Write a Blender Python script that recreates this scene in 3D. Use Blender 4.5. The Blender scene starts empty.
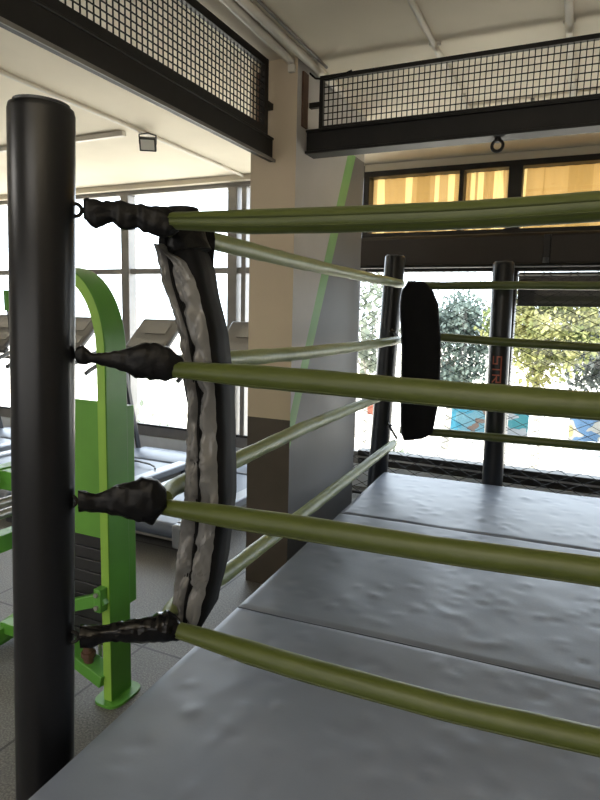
import bpy, math, random
from mathutils import Vector, Matrix, noise
random.seed(7)
C = bpy.context.scene.collection
PI = math.pi
RA = math.radians(3.0)
CR, SR = math.cos(RA), math.sin(RA)

def rg(x, y, z=0.0):
    """ring coordinates (x along the front ropes, y along the side ropes) -> room coordinates"""
    return Vector((CR*x - SR*y, SR*x + CR*y, z))

# ------------------------------------------------------------------ materials
def new_mat(name):
    m = bpy.data.materials.new(name); m.use_nodes = True
    nt = m.node_tree
    b = nt.nodes['Principled BSDF']
    return m, nt, b

def noise_tex(nt, scale, detail=4, stretch=None, coord='Object'):
    tc = nt.nodes.new('ShaderNodeTexCoord')
    n = nt.nodes.new('ShaderNodeTexNoise')
    n.inputs['Scale'].default_value = scale; n.inputs['Detail'].default_value = detail
    if stretch:
        mp = nt.nodes.new('ShaderNodeMapping'); mp.inputs['Scale'].default_value = stretch
        nt.links.new(tc.outputs[coord], mp.inputs['Vector']); nt.links.new(mp.outputs[0], n.inputs['Vector'])
    else:
        nt.links.new(tc.outputs[coord], n.inputs['Vector'])
    return n

def ramp(nt, src, stops, interp='LINEAR'):
    r = nt.nodes.new('ShaderNodeValToRGB'); cr = r.color_ramp; cr.interpolation = interp
    while len(cr.elements) < len(stops): cr.elements.new(0.5)
    for e, (p, c) in zip(cr.elements, stops):
        e.position = p; e.color = (*c, 1)
    nt.links.new(src, r.inputs['Fac'])
    return r

def bump(nt, b, src, strength, dist=0.01):
    n = nt.nodes.new('ShaderNodeBump'); n.inputs['Strength'].default_value = strength
    n.inputs['Distance'].default_value = dist
    nt.links.new(src, n.inputs['Height']); nt.links.new(n.outputs[0], b.inputs['Normal'])
    return n

def mat(name, col, rough=0.5, metal=0.0, var=0.15, scale=8, bstr=0.0, bscale=60, bdist=0.004, spec=0.5, stretch=None):
    m, nt, b = new_mat(name)
    n = noise_tex(nt, scale, 5, stretch)
    lo = tuple(c*(1-var) for c in col); hi = tuple(min(1, c*(1+var)) for c in col)
    r = ramp(nt, n.outputs['Fac'], [(0.3, lo), (0.7, hi)])
    nt.links.new(r.outputs[0], b.inputs['Base Color'])
    b.inputs['Roughness'].default_value = rough; b.inputs['Metallic'].default_value = metal
    b.inputs['Specular IOR Level'].default_value = spec
    if bstr:
        n2 = noise_tex(nt, bscale, 3, stretch)
        bump(nt, b, n2.outputs['Fac'], bstr, bdist)
    return m

M = {}
M['ceiling'] = mat('ceiling_paint', (0.72, 0.65, 0.52), 0.8, var=0.08, scale=1.2, bstr=0.2, bscale=12)
M['pillar_beige'] = mat('beige_paint', (0.52, 0.43, 0.315), 0.6, var=0.05, scale=3, bstr=0.1, bscale=80)
M['pillar_brown'] = mat('brown_paint', (0.075, 0.058, 0.045), 0.55, var=0.08)
M['pillar_light'] = mat('light_grey_paint', (0.42, 0.40, 0.38), 0.55, var=0.06, scale=3)
M['pillar_dark'] = mat('dark_grey_paint', (0.125, 0.123, 0.125), 0.5, var=0.08, scale=3)
M['stripe'] = mat('green_paint', (0.17, 0.36, 0.11), 0.5, var=0.08)
M['wall'] = mat('wall_paint', (0.42, 0.38, 0.33), 0.7, var=0.06)
M['wall_grey'] = mat('grey_wall_paint', (0.60, 0.64, 0.70), 0.6, var=0.06)
M['frame'] = mat('dark_frame', (0.016, 0.014, 0.012), 0.45, var=0.2, spec=.3)
M['alu'] = mat('grey_aluminium_frame', (0.22, 0.21, 0.20), 0.4, 0.3, var=0.1)
M['lintel'] = mat('brown_lintel', (0.026, 0.020, 0.016), 0.5, spec=.3, var=0.15, scale=3)
M['beam'] = mat('black_steel', (0.010, 0.009, 0.008), 0.5, spec=.3, var=0.3, scale=6, bstr=0.1, bscale=30)
M['beam_edge'] = mat('grey_steel_edge', (0.16, 0.15, 0.135), 0.45, var=0.2)  # paler grey than the rest of the beam
M['wire'] = mat('black_wire', (0.010, 0.009, 0.008), 0.6, var=0.2, spec=.2)
M['rust'] = mat('rusty_bracket', (0.10, 0.05, 0.03), 0.7, var=0.3)
M['white_plastic'] = mat('white_plastic', (0.62, 0.58, 0.50), 0.45, var=0.05)
M['grey_plastic'] = mat('grey_plastic', (0.20, 0.19, 0.18), 0.45, var=0.08)
M['silver'] = mat('silver_plastic', (0.22, 0.235, 0.26), 0.35, 0.2, var=0.06)
M['dark_plastic'] = mat('dark_plastic', (0.035, 0.036, 0.04), 0.4, var=0.15)
M['screen'] = mat('screen_grey', (0.15, 0.145, 0.14), 0.25, var=0.05)
M['console'] = mat('console_grey', (0.085, 0.08, 0.076), 0.45, var=0.06)
M['lens'] = mat('floodlight_lens', (0.62, 0.62, 0.60), 0.15, var=0.03)
M['belt'] = mat('treadmill_belt', (0.09, 0.11, 0.15), 0.38, var=0.08)
M['green'] = mat('green_powder_coat', (0.085, 0.27, 0.035), 0.38, var=0.10, scale=5, bstr=0.05, bscale=90)
M['green_mid'] = mat('mid_green_powder_coat', (0.115, 0.30, 0.04), 0.4, var=0.1, scale=5)
M['green_lit'] = mat('lit_green_powder_coat', (0.24, 0.44, 0.06), 0.35, var=0.08, scale=5)  # lit copy of the green coat, daylight put into the colour
M['stack'] = mat('black_weight_plates', (0.02, 0.02, 0.022), 0.4, var=0.2)
M['steel'] = mat('zinc_steel', (0.45, 0.43, 0.40), 0.35, 0.8, var=0.1)
M['post'] = mat('black_post_cover', (0.006, 0.0065, 0.008), 0.30, var=0.2, scale=4, bstr=0.05, bscale=50, spec=.4)
M['letters'] = mat('dull_red_print', (0.40, 0.10, 0.06), 0.6, var=0.15)
M['vinyl'] = mat('black_vinyl', (0.004, 0.004, 0.0045), 0.42, spec=.22, var=0.2, scale=20, bstr=0.35, bscale=26, bdist=0.012)
M['tape'] = mat('shiny_black_tape', (0.004, 0.004, 0.0045), 0.16, spec=.22, var=0.2, scale=20, bstr=0.3, bscale=40, bdist=0.008)
M['pad_black'] = mat('matt_black_pad', (0.006, 0.006, 0.0065), 0.7, spec=.15, var=0.2, scale=12, bstr=0.2, bscale=18, bdist=0.01)
M['pad_grey'] = mat('grey_vinyl', (0.17, 0.17, 0.168), 0.26, var=0.06, scale=10, bstr=0.3, bscale=16, bdist=0.015)
M['turf'] = mat('platform_cloth', (0.02, 0.02, 0.022), 0.7)
M['asphalt'] = mat('street', (0.80, 0.72, 0.60), 0.9, var=0.05, scale=0.5)
M['outer_wall'] = mat('white_boundary_wall', (0.86, 0.85, 0.83), 0.9, var=0.04, scale=0.5)
M['car'] = mat('white_car_paint', (0.85, 0.85, 0.85), 0.3, var=0.02)
M['tyre'] = mat('tyre_rubber', (0.03, 0.03, 0.03), 0.8, var=0.1)
M['hub'] = mat('wheel_hub', (0.75, 0.75, 0.75), 0.4)
M['car_glass'] = mat('car_glass', (0.45, 0.48, 0.5), 0.1)
M['bark'] = mat('tree_bark', (0.30, 0.28, 0.24), 0.9)

def leaf_mat(name, a, b_):
    m, nt, b = new_mat(name)
    n = noise_tex(nt, 0.9, 3)
    r = ramp(nt, n.outputs['Fac'], [(0.35, a), (0.65, b_)])
    nt.links.new(r.outputs[0], b.inputs['Base Color'])
    b.inputs['Roughness'].default_value = 0.7
    tr = nt.nodes.new('ShaderNodeBsdfTranslucent'); nt.links.new(r.outputs[0], tr.inputs['Color'])
    mx = nt.nodes.new('ShaderNodeMixShader'); mx.inputs[0].default_value = 0.5
    out = nt.nodes['Material Output']
    nt.links.new(b.outputs[0], mx.inputs[1]); nt.links.new(tr.outputs[0], mx.inputs[2]); nt.links.new(mx.outputs[0], out.inputs['Surface'])
    return m
M['leaf_grey'] = leaf_mat('grey_green_leaves', (0.085, 0.115, 0.100), (0.13, 0.165, 0.145))  # greyed and lightened: outdoor haze is mixed into the leaf colour
M['leaf_yellow'] = leaf_mat('yellow_green_leaves', (0.105, 0.135, 0.045), (0.30, 0.28, 0.11))
M['leaf_dark'] = leaf_mat('hazy_grey_leaves', (0.065, 0.078, 0.075), (0.11, 0.125, 0.11))  # grey comes from glare haze put into the leaf colour
M['leaf_pale'] = leaf_mat('glare_pale_leaves', (0.10, 0.12, 0.085), (0.20, 0.22, 0.17))  # washed-out look of the glare painted in as pale leaf colour

# rope sleeve: woven polyester with fine folds
def rope_mat(name, lo, hi, sheen):
    m, nt, b = new_mat(name)
    n = noise_tex(nt, 5, 5)
    r = ramp(nt, n.outputs['Fac'], [(0.3, lo), (0.7, hi)])
    nt.links.new(r.outputs[0], b.inputs['Base Color'])
    b.inputs['Roughness'].default_value = 0.42
    b.inputs['Sheen Weight'].default_value = sheen
    b.inputs['Sheen Tint'].default_value = (0.9, 1.0, 0.7, 1)
    n2 = noise_tex(nt, 30, 4)
    bump(nt, b, n2.outputs['Fac'], 0.3, 0.006)
    return m
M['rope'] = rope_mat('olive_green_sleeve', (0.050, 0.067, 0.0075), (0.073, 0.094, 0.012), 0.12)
M['rope_side_lit'] = rope_mat('window_lit_sleeve', (0.125, 0.16, 0.045), (0.175, 0.21, 0.07), 0.12)  # same cloth as the front ropes, window light put into the colour
M['rope_seam'] = mat('rope_seam', (0.045, 0.06, 0.01), 0.6)

# ring mat: grey vinyl, dented
def mat_vinyl():
    m, nt, b = new_mat('grey_mat_vinyl')
    n = noise_tex(nt, 2.2, 6)
    r = ramp(nt, n.outputs['Fac'], [(0.3, (0.124, 0.145, 0.190)), (0.7, (0.165, 0.191, 0.246))])
    nt.links.new(r.outputs[0], b.inputs['Base Color'])
    b.inputs['Roughness'].default_value = 0.42
    b.inputs['Specular IOR Level'].default_value = 0.55
    n2 = noise_tex(nt, 5.5, 1.2)
    n3 = noise_tex(nt, 90, 3)
    a = nt.nodes.new('ShaderNodeMath'); a.operation = 'MULTIPLY_ADD'
    nt.links.new(n3.outputs['Fac'], a.inputs[0]); a.inputs[1].default_value = 0.02
    nt.links.new(n2.outputs['Fac'], a.inputs[2])
    bump(nt, b, a.outputs[0], 0.22, 0.03)
    return m
M['mat'] = mat_vinyl()

# floor: speckled rubber tiles, 1 m, dark joints
def floor_mat():
    m, nt, b = new_mat('speckled_rubber_tiles')
    tc = nt.nodes.new('ShaderNodeTexCoord')
    mp = nt.nodes.new('ShaderNodeMapping'); mp.inputs['Location'].default_value = (0.70, -0.03, 0)
    nt.links.new(tc.outputs['Object'], mp.inputs['Vector'])
    br = nt.nodes.new('ShaderNodeTexBrick'); br.offset = 0.0; br.squash = 1.0
    br.inputs['Scale'].default_value = 1.0; br.inputs['Brick Width'].default_value = 1.0; br.inputs['Row Height'].default_value = 1.0
    br.inputs['Mortar Size'].default_value = 0.006; br.inputs['Mortar Smooth'].default_value = 0.1
    br.inputs['Color1'].default_value = (0.125, 0.122, 0.118, 1); br.inputs['Color2'].default_value = (0.14, 0.137, 0.132, 1)
    br.inputs['Mortar'].default_value = (0.03, 0.03, 0.03, 1)
    nt.links.new(mp.outputs[0], br.inputs['Vector'])
    n = noise_tex(nt, 140, 2)
    sp = ramp(nt, n.outputs['Fac'], [(0.35, (0.55, 0.55, 0.55)), (0.5, (0.9, 0.9, 0.9)), (0.68, (1.5, 1.5, 1.45))])
    mx = nt.nodes.new('ShaderNodeMix'); mx.data_type = 'RGBA'; mx.blend_type = 'MULTIPLY'; mx.inputs[0].default_value = 1.0
    nt.links.new(br.outputs['Color'], mx.inputs[6]); nt.links.new(sp.outputs[0], mx.inputs[7])
    nt.links.new(mx.outputs[2], b.inputs['Base Color'])
    b.inputs['Roughness'].default_value = 0.55
    bump(nt, b, n.outputs['Fac'], 0.15, 0.003)
    return m
M['floor'] = floor_mat()

def glass_mat():
    m = bpy.data.materials.new('clear_glass'); m.use_nodes = True; nt = m.node_tree
    nt.nodes.remove(nt.nodes['Principled BSDF'])
    t = nt.nodes.new('ShaderNodeBsdfTransparent'); t.inputs[0].default_value = (0.96, 0.97, 0.97, 1)
    g = nt.nodes.new('ShaderNodeBsdfGlossy'); g.inputs['Roughness'].default_value = 0.02
    mx = nt.nodes.new('ShaderNodeMixShader')
    mx.inputs[0].default_value = 0.06; nt.links.new(t.outputs[0], mx.inputs[1]); nt.links.new(g.outputs[0], mx.inputs[2])
    nt.links.new(mx.outputs[0], nt.nodes['Material Output'].inputs['Surface'])
    return m
M['glass'] = glass_mat()

# yellow cloth blinds behind the transom panes: light comes through from outside
def blind_mat():
    m, nt, b = new_mat('yellow_blind_cloth')
    tc = nt.nodes.new('ShaderNodeTexCoord')
    mp = nt.nodes.new('ShaderNodeMapping'); mp.inputs['Scale'].default_value = (1, 0.0, 0.02)
    nt.links.new(tc.outputs['Object'], mp.inputs['Vector'])
    n = nt.nodes.new('ShaderNodeTexNoise'); n.inputs['Scale'].default_value = 4.2; n.inputs['Detail'].default_value = 1
    nt.links.new(mp.outputs[0], n.inputs['Vector'])
    r = ramp(nt, n.outputs['Fac'], [(0.0, (0.25, 0.145, 0.042)), (0.42, (0.31, 0.185, 0.06)), (0.52, (0.62, 0.43, 0.17)), (0.60, (0.34, 0.21, 0.075))], 'CONSTANT')
    tr = nt.nodes.new('ShaderNodeBsdfTranslucent'); nt.links.new(r.outputs[0], tr.inputs['Color'])
    nt.links.new(r.outputs[0], b.inputs['Base Color']); b.inputs['Roughness'].default_value = 0.9
    mx = nt.nodes.new('ShaderNodeMixShader'); mx.inputs[0].default_value = 0.62
    nt.links.new(b.outputs[0], mx.inputs[1]); nt.links.new(tr.outputs[0], mx.inputs[2])
    nt.links.new(mx.outputs[0], nt.nodes['Material Output'].inputs['Surface'])
    return m
M['blind'] = blind_mat()

def mural_mat(name, cols, seed):
    m, nt, b = new_mat(name)
    n = noise_tex(nt, 1.1, 2); n.noise_dimensions = '4D'; n.inputs['W'].default_value = seed
    st = [(0.0, cols[0])] + [(0.34 + 0.32*i/(len(cols)-1), c) for i, c in enumerate(cols[1:])]
    r = ramp(nt, n.outputs['Fac'], st, 'CONSTANT')
    nt.links.new(r.outputs[0], b.inputs['Base Color']); b.inputs['Roughness'].default_value = 0.9
    return m
M['mural_blue'] = mural_mat('blue_mural', [(0.010, 0.075, 0.12), (0.012, 0.10, 0.15), (0.05, 0.12, 0.15), (0.075, 0.05, 0.04)], 2.0)
M['mural_aqua'] = mural_mat('aqua_mural', [(0.08, 0.055, 0.045), (0.012, 0.10, 0.14), (0.012, 0.085, 0.10), (0.13, 0.14, 0.15)], 5.0)
M['mural_yellow'] = mural_mat('yellow_mural', [(0.14, 0.12, 0.045), (0.15, 0.135, 0.065), (0.15, 0.15, 0.14), (0.03, 0.07, 0.13)], 8.0)
M['mural_orange'] = mural_mat('orange_mural', [(0.16, 0.15, 0.14), (0.14, 0.05, 0.02), (0.16, 0.15, 0.14), (0.12, 0.035, 0.02)], 3.0)

# ------------------------------------------------------------------ mesh builder
def frames(path):
    """parallel-transported frames along a path"""
    P = [Vector(p) for p in path]; n = len(P); T = []
    for i in range(n):
        a = P[max(0, i-1)]; b = P[min(n-1, i+1)]
        T.append((b-a).normalized())
    up = Vector((0, 0, 1))
    if abs(T[0].dot(up)) > 0.95: up = Vector((0, 1, 0))
    U = (up - T[0]*up.dot(T[0])).normalized(); out = []
    for i in range(n):
        U = (U - T[i]*U.dot(T[i])).normalized()
        out.append((P[i], T[i], U, T[i].cross(U)))
    return out

class MB:
    def __init__(s): s.v = []; s.f = []; s.m = []
    def add(s, vs, fs, mi=0):
        o = len(s.v); s.v += [Vector(v) for v in vs]
        for f in fs: s.f.append([o+i for i in f]); s.m.append(mi)
    def box(s, c, size, rot=None, mi=0):
        c = Vector(c); hx, hy, hz = (k/2 for k in size)
        vs = [Vector((x, y, z)) for z in (-hz, hz) for y in (-hy, hy) for x in (-hx, hx)]
        if rot is not None: vs = [rot @ v for v in vs]
        s.add([c+v for v in vs], [(0,2,3,1),(4,5,7,6),(0,1,5,4),(2,6,7,3),(0,4,6,2),(1,3,7,5)], mi)
        return s
    def box2(s, a, b, mi=0):
        a = Vector(a); b = Vector(b)
        return s.box((a+b)/2, (abs(b.x-a.x), abs(b.y-a.y), abs(b.z-a.z)), None, mi)
    def bar(s, a, b, w, h, side=None, mi=0):
        """rectangular bar from a to b, w across, h along the second axis"""
        a = Vector(a); b = Vector(b); t = (b-a).normalized()
        up = Vector((0, 0, 1)) if abs(t.z) < 0.95 else Vector((0, 1, 0))
        if side is not None: u = (Vector(side) - t*Vector(side).dot(t)).normalized(); v = t.cross(u)
        else: u = t.cross(up).normalized(); v = u.cross(t)
        vs = []
        for p in (a, b):
            for k, l in ((-1,-1),(1,-1),(1,1),(-1,1)): vs.append(p + u*k*w/2 + v*l*h/2)
        s.add(vs, [(0,3,2,1),(4,5,6,7),(0,1,5,4),(1,2,6,5),(2,3,7,6),(3,0,4,7)], mi)
        return s
    def tube(s, path, r, n=12, sec=None, caps=True, mi=0, wob=None):
        """r: number or list; sec: list of (u, v) unit section points; wob(i, k) scales single points"""
        fr = frames(path); o = len(s.v); N = len(fr)
        if sec is None: sec = [(math.cos(2*PI*k/n), math.sin(2*PI*k/n)) for k in range(n)]
        n = len(sec)
        for i, (p, t, u, w) in enumerate(fr):
            ri = r[i] if isinstance(r, (list, tuple)) else r
            for k, (a, b) in enumerate(sec):
                q = ri*(wob(i, k) if wob else 1)
                s.v.append(p + u*(b*q) + w*(a*q))
        for i in range(N-1):
            for k in range(n):
                k2 = (k+1) % n
                s.f.append([o+i*n+k, o+i*n+k2, o+(i+1)*n+k2, o+(i+1)*n+k]); s.m.append(mi)
        if caps:
            s.f.append([o+k for k in range(n)][::-1]); s.m.append(mi)
            s.f.append([o+(N-1)*n+k for k in range(n)]); s.m.append(mi)
        return s
    def loft(s, rows, closed=True, caps=True, mi=0):
        o = len(s.v); n = len(rows[0])
        for r in rows: s.v += [Vector(p) for p in r]
        for i in range(len(rows)-1):
            for k in range(n if closed else n-1):
                k2 = (k+1) % n
                s.f.append([o+i*n+k, o+i*n+k2, o+(i+1)*n+k2, o+(i+1)*n+k]); s.m.append(mi)
        if caps and closed:
            s.f.append([o+k for k in range(n)][::-1]); s.m.append(mi)
            s.f.append([o+(len(rows)-1)*n+k for k in range(n)]); s.m.append(mi)
        return s
    def torus(s, c, axis, R, r, n=24, k=8, mi=0, arc=(0, 2*PI)):
        axis = Vector(axis).normalized(); up = Vector((0,0,1)) if abs(axis.z) < 0.9 else Vector((1,0,0))
        u = axis.cross(up).normalized(); w = axis.cross(u)
        full = abs(arc[1]-arc[0]-2*PI) < 1e-6; o = len(s.v); N = n if full else n+1
        for i in range(N):
            a = arc[0] + (arc[1]-arc[0])*i/n; d = u*math.cos(a) + w*math.sin(a)
            for j in range(k):
                b = 2*PI*j/k; s.v.append(Vector(c) + d*(R + r*math.cos(b)) + axis*(r*math.sin(b)))
        for i in range(n):
            i2 = (i+1) % N
            for j in range(k):
                j2 = (j+1) % k
                s.f.append([o+i*k+j, o+i2*k+j, o+i2*k+j2, o+i*k+j2]); s.m.append(mi)
        return s
    def build(s, name, mats, parent=None, base=None, smooth=True, bevel=0.0, angle=40, subdiv=0):
        me = bpy.data.meshes.new(name)
        off = Vector((0,0,0))
        if parent is not None: off = Vector(parent['_o'])
        elif base is not None: off = Vector(base)
        me.from_pydata([tuple(v-off) for v in s.v], [], s.f)
        mats = mats if isinstance(mats, (list, tuple)) else [mats]
        for m in mats: me.materials.append(m)
        for p, mi in zip(me.polygons, s.m): p.material_index = mi; p.use_smooth = smooth
        me.update()
        import bmesh
        bm = bmesh.new(); bm.from_mesh(me); bmesh.ops.recalc_face_normals(bm, faces=bm.faces); bm.to_mesh(me); bm.free()
        if smooth: me.set_sharp_from_angle(angle=math.radians(angle))
        o = bpy.data.objects.new(name, me); C.objects.link(o)
        if parent is not None: o.parent = parent
        else: o.location = off
        o['_o'] = tuple(off)
        if bevel:
            b = o.modifiers.new('edge', 'BEVEL'); b.width = bevel; b.segments = 2; b.limit_method = 'ANGLE'; b.angle_limit = math.radians(50)
        if subdiv:
            b = o.modifiers.new('sub', 'SUBSURF'); b.levels = subdiv; b.render_levels = subdiv
        return o

def tag(o, label=None, cat=None, group=None, kind=None):
    if label: o['label'] = label
    if cat: o['category'] = cat
    if group: o['group'] = group
    if kind: o['kind'] = kind
    return o

def thing(name, loc, label, cat, group=None):
    o = bpy.data.objects.new(name, None); C.objects.link(o); o.location = loc; o['_o'] = tuple(loc)
    o.empty_display_size = 0.1
    return tag(o, label, cat, group)

def copy_tree(o, parent=None, delta=Vector((0,0,0))):
    c = o.copy(); C.objects.link(c)
    if parent is not None: c.parent = parent; c.matrix_parent_inverse = o.matrix_parent_inverse
    else: c.location = o.location + delta
    for ch in list(o.children): copy_tree(ch, c)
    return c

def structure(o): o['kind'] = 'structure'; return o

def lerp_table(tab, z):
    """tab: rows sorted by first value; linear interpolation of the remaining columns"""
    if z <= tab[0][0]: return tab[0][1:]
    for a, b in zip(tab, tab[1:]):
        if z <= b[0]:
            t = (z-a[0])/(b[0]-a[0]); t2 = t*t*(3-2*t)*0.4 + t*0.6
            return tuple(p+(q-p)*t2 for p, q in zip(a[1:], b[1:]))
    return tab[-1][1:]

# ------------------------------------------------------------------ room shell
FY = 5.0                      # inner face of the window wall
XL, XR, YB, ZC = -7.6, 2.6, -3.2, 2.75
structure(MB().box2((XL-.1, YB-.1, -.1), (XR+.1, FY+.2, 0)).build('floor', M['floor'], smooth=False))
structure(MB().box2((XL-.1, YB-.1, ZC), (XR+.1, FY+.5, ZC+.2)).build('ceiling', M['ceiling'], smooth=False))
structure(MB().box2((XL-.1, YB, 0), (XL, FY, ZC)).build('wall_left', M['wall'], smooth=False))
structure(MB().box2((XR, YB, 0), (XR+.1, FY, ZC)).build('wall_right', M['wall'], smooth=False))
structure(MB().box2((XL-.1, YB-.1, 0), (XR+.1, YB, ZC)).build('wall_back', M['wall'], smooth=False))
structure(MB().box2((XL, FY, 0), (XR, FY+.15, 0.20)).build('wall_front', M['wall_grey'], smooth=False))

MULL = [-6.90, -5.62, -4.35, -3.07, -1.78]
# window 1: left bank, grey aluminium
fr = structure(MB().box2((XL, FY+.02, .20), (-1.75, FY+.12, .31)).box2((XL, FY+.02, 2.66), (-1.75, FY+.12, 2.75))
               .box2((XL, FY+.03, 1.875), (-1.75, FY+.10, 1.93)).build('window_1', M['alu'], bevel=.006))
for x in MULL[:-1]:
    MB().box2((x-.05, FY, .31), (x+.05, FY+.12, 2.66)).build('mullion', M['alu'], fr, bevel=.006)
MB().box2((-2.98, FY+.02, .31), (-2.93, FY+.1, 2.66)).build('mullion', M['alu'], fr, bevel=.006)
MB().box2((-1.93, FY, .31), (-1.82, FY+.12, 2.66)).build('mullion', M['frame'], fr, bevel=.006)
MB().box2((XL, FY-.03, .315), (-1.9, FY+.0, .335)).build('sill', M['frame'], fr, bevel=.004)
gl = MB()
for a, b in zip([XL]+MULL, MULL):
    gl.add([(a+.05, FY+.07, .31), (b-.05, FY+.07, .31), (b-.05, FY+.07, 1.875), (a+.05, FY+.07, 1.875)], [(0,1,2,3)])
    gl.add([(a+.05, FY+.07, 1.93), (b-.05, FY+.07, 1.93), (b-.05, FY+.07, 2.66), (a+.05, FY+.07, 2.66)], [(0,1,2,3)])
gl.build('glass', M['glass'], fr, smooth=False)
# window 2: right bank below the lintel
fr = structure(MB().box2((-1.75, FY+.02, .20), (XR, FY+.12, .255)).box2((-1.75, FY, .275), (XR, FY+.12, .325))
               .box2((-1.75, FY+.02, 1.875), (XR, FY+.1, 1.92)).build('window_2', M['frame'], bevel=.006))
for x in (-.56, .70, 1.95):
    MB().box2((x-.045, FY, .32), (x+.045, FY+.12, 1.88)).build('mullion', M['frame'], fr, bevel=.006)
MB().box2((-1.75, FY+.01, .258), (XR, FY+.1, .274)).build('track', M['steel'], fr)
gl = MB()
xs = [-1.75, -.56, .70, 1.95, XR]
for a, b in zip(xs, xs[1:]):
    gl.add([(a+.04, FY+.07, .32), (b-.04, FY+.07, .32), (b-.04, FY+.07, 1.88), (a+.04, FY+.07, 1.88)], [(0,1,2,3)])
gl.build('glass', M['glass'], fr, smooth=False)
# lintel between the lower windows and the transom
structure(MB().box2((-1.80, FY-.10, 1.90), (XR, FY+.14, 2.15)).build('trim_1', M['lintel'], bevel=.03))
# window 3: transom with yellow blinds
fr = structure(MB().box2((-1.78, FY-.02, 2.15), (XR, FY+.12, 2.19)).box2((-1.78, FY-.02, 2.645), (XR, FY+.12, 2.69)).build('window_3', M['frame'], bevel=.005))
for x, w in ((-1.755, .05), (-.975, .035), (-.575, .10), (.30, .035), (.70, .09), (1.95, .09)):
    MB().box2((x-w/2, FY-.02, 2.18), (x+w/2, FY+.12, 2.66)).build('mullion', M['frame'], fr, bevel=.004)
gl = MB(); xs = [-1.75, -.975, -.575, .30, .70, 1.95, XR]
for a, b in zip(xs, xs[1:]):
    gl.add([(a+.015, FY+.04, 2.18), (b-.015, FY+.04, 2.18), (b-.015, FY+.04, 2.66), (a+.015, FY+.04, 2.66)], [(0,1,2,3)])
gl.build('glass', M['glass'], fr, smooth=False)
bl = MB()
for a, b in zip(xs, xs[1:]):
    n = 40; vs = []
    for i in range(n+1):
        x = a+.01+(b-a-.02)*i/n; y = FY+.09+.006*math.sin(i*1.4)
        vs += [(x, y, 2.17), (x, y, 2.67)]
    bl.add(vs, [(2*i, 2*i+2, 2*i+3, 2*i+1) for i in range(n)])
bl.build('blind', M['blind'], fr)
structure(MB().box2((-1.78, FY, 2.685), (XR, FY+.14, 2.75)).build('trim_2', M['ceiling'], bevel=.004))
structure(MB().box2((XL, FY-.05, 2.70), (-1.80, FY+.02, 2.75)).build('trim_3', M['ceiling'], bevel=.004))

# pillar: beige front above a brown base, grey side with a green slanting stripe
px0, px1, py0, py1 = -1.640, -1.381, 2.85, 3.86
pl = MB()
def quad(a, b, c, d_, mi): pl.add([a, b, c, d_], [(0,1,2,3)], mi)
zb = .945
quad((px0,py0,0),(px1,py0,0),(px1,py0,zb),(px0,py0,zb), 1)
quad((px0,py0,zb),(px1,py0,zb),(px1,py0,ZC),(px0,py0,ZC), 0)
quad((px0,py1,0),(px0,py0,0),(px0,py0,zb),(px0,py1,zb), 1)
quad((px0,py1,zb),(px0,py0,zb),(px0,py0,ZC),(px0,py1,ZC), 0)
quad((px1,py1,0),(px0,py1,0),(px0,py1,ZC),(px1,py1,ZC), 2)
quad((px0,py0,ZC),(px1,py0,ZC),(px1,py1,ZC),(px0,py1,ZC), 2)
# the slanting stripe runs from (y 2.85, z .92) up to (y 3.75, z 2.75)
ya, za, yb_ = 2.85, .92, 3.79
sw = .085                                                       # half width along y
ZT = 2.48
yl = ya + (yb_-sw-ya)*(ZT-za-.06)/(ZC-za-.06); yr = ya + (yb_+sw-.04-ya)*(ZT-za+.13)/(ZC-za+.13)
pl.add([(px1,ya,za+.06),(px1,ya,ZT),(px1,yl,ZT)], [(0,1,2)], 2)
pl.add([(px1,ya,ZT),(px1,ya,ZC),(px1,py1,ZC),(px1,py1,ZT)], [(0,1,2,3)], 2)
pl.add([(px1,ya,za-.13),(px1,ya,za+.06),(px1,yl,ZT),(px1,yr,ZT)], [(0,1,2,3)], 4)
pl.add([(px1,ya,0),(px1,ya,za-.13),(px1,yr,ZT),(px1,py1,ZT),(px1,py1,0)], [(0,1,2,3,4)], 3)
structure(pl.build('pillar', [M['pillar_beige'], M['pillar_brown'], M['pillar_light'], M['pillar_dark'], M['stripe']], smooth=False))

# ------------------------------------------------------------------ steel beams and mesh panels under the ceiling
bx = -1.512
b1 = MB()
b1.box2((bx-.012, -1.2, 2.275), (bx, 2.85, 2.375))              # web
b1.box2((bx-.018, -1.2, 2.265), (bx+.012, 2.85, 2.280))         # bottom flange
b1.box2((bx-.045, -1.2, 2.370), (bx+.006, 2.85, 2.382))
b1 = structure(b1.build('beam_left', M['beam'], bevel=.003))
MB().box2((bx+.012, -1.2, 2.262), (bx+.018, 2.849, 2.276)).build('flange_edge', M['beam_edge'], b1)
b2 = MB()
b2.box2((-1.381, 2.97, 2.325), (XR, 2.985, 2.435)).box2((-1.381, 2.95, 2.318), (XR, 3.06, 2.332)).box2((-1.381, 2.955, 2.425), (XR, 3.06, 2.437))
b2 = structure(b2.build('beam_front', M['beam'], bevel=.003))

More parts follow.
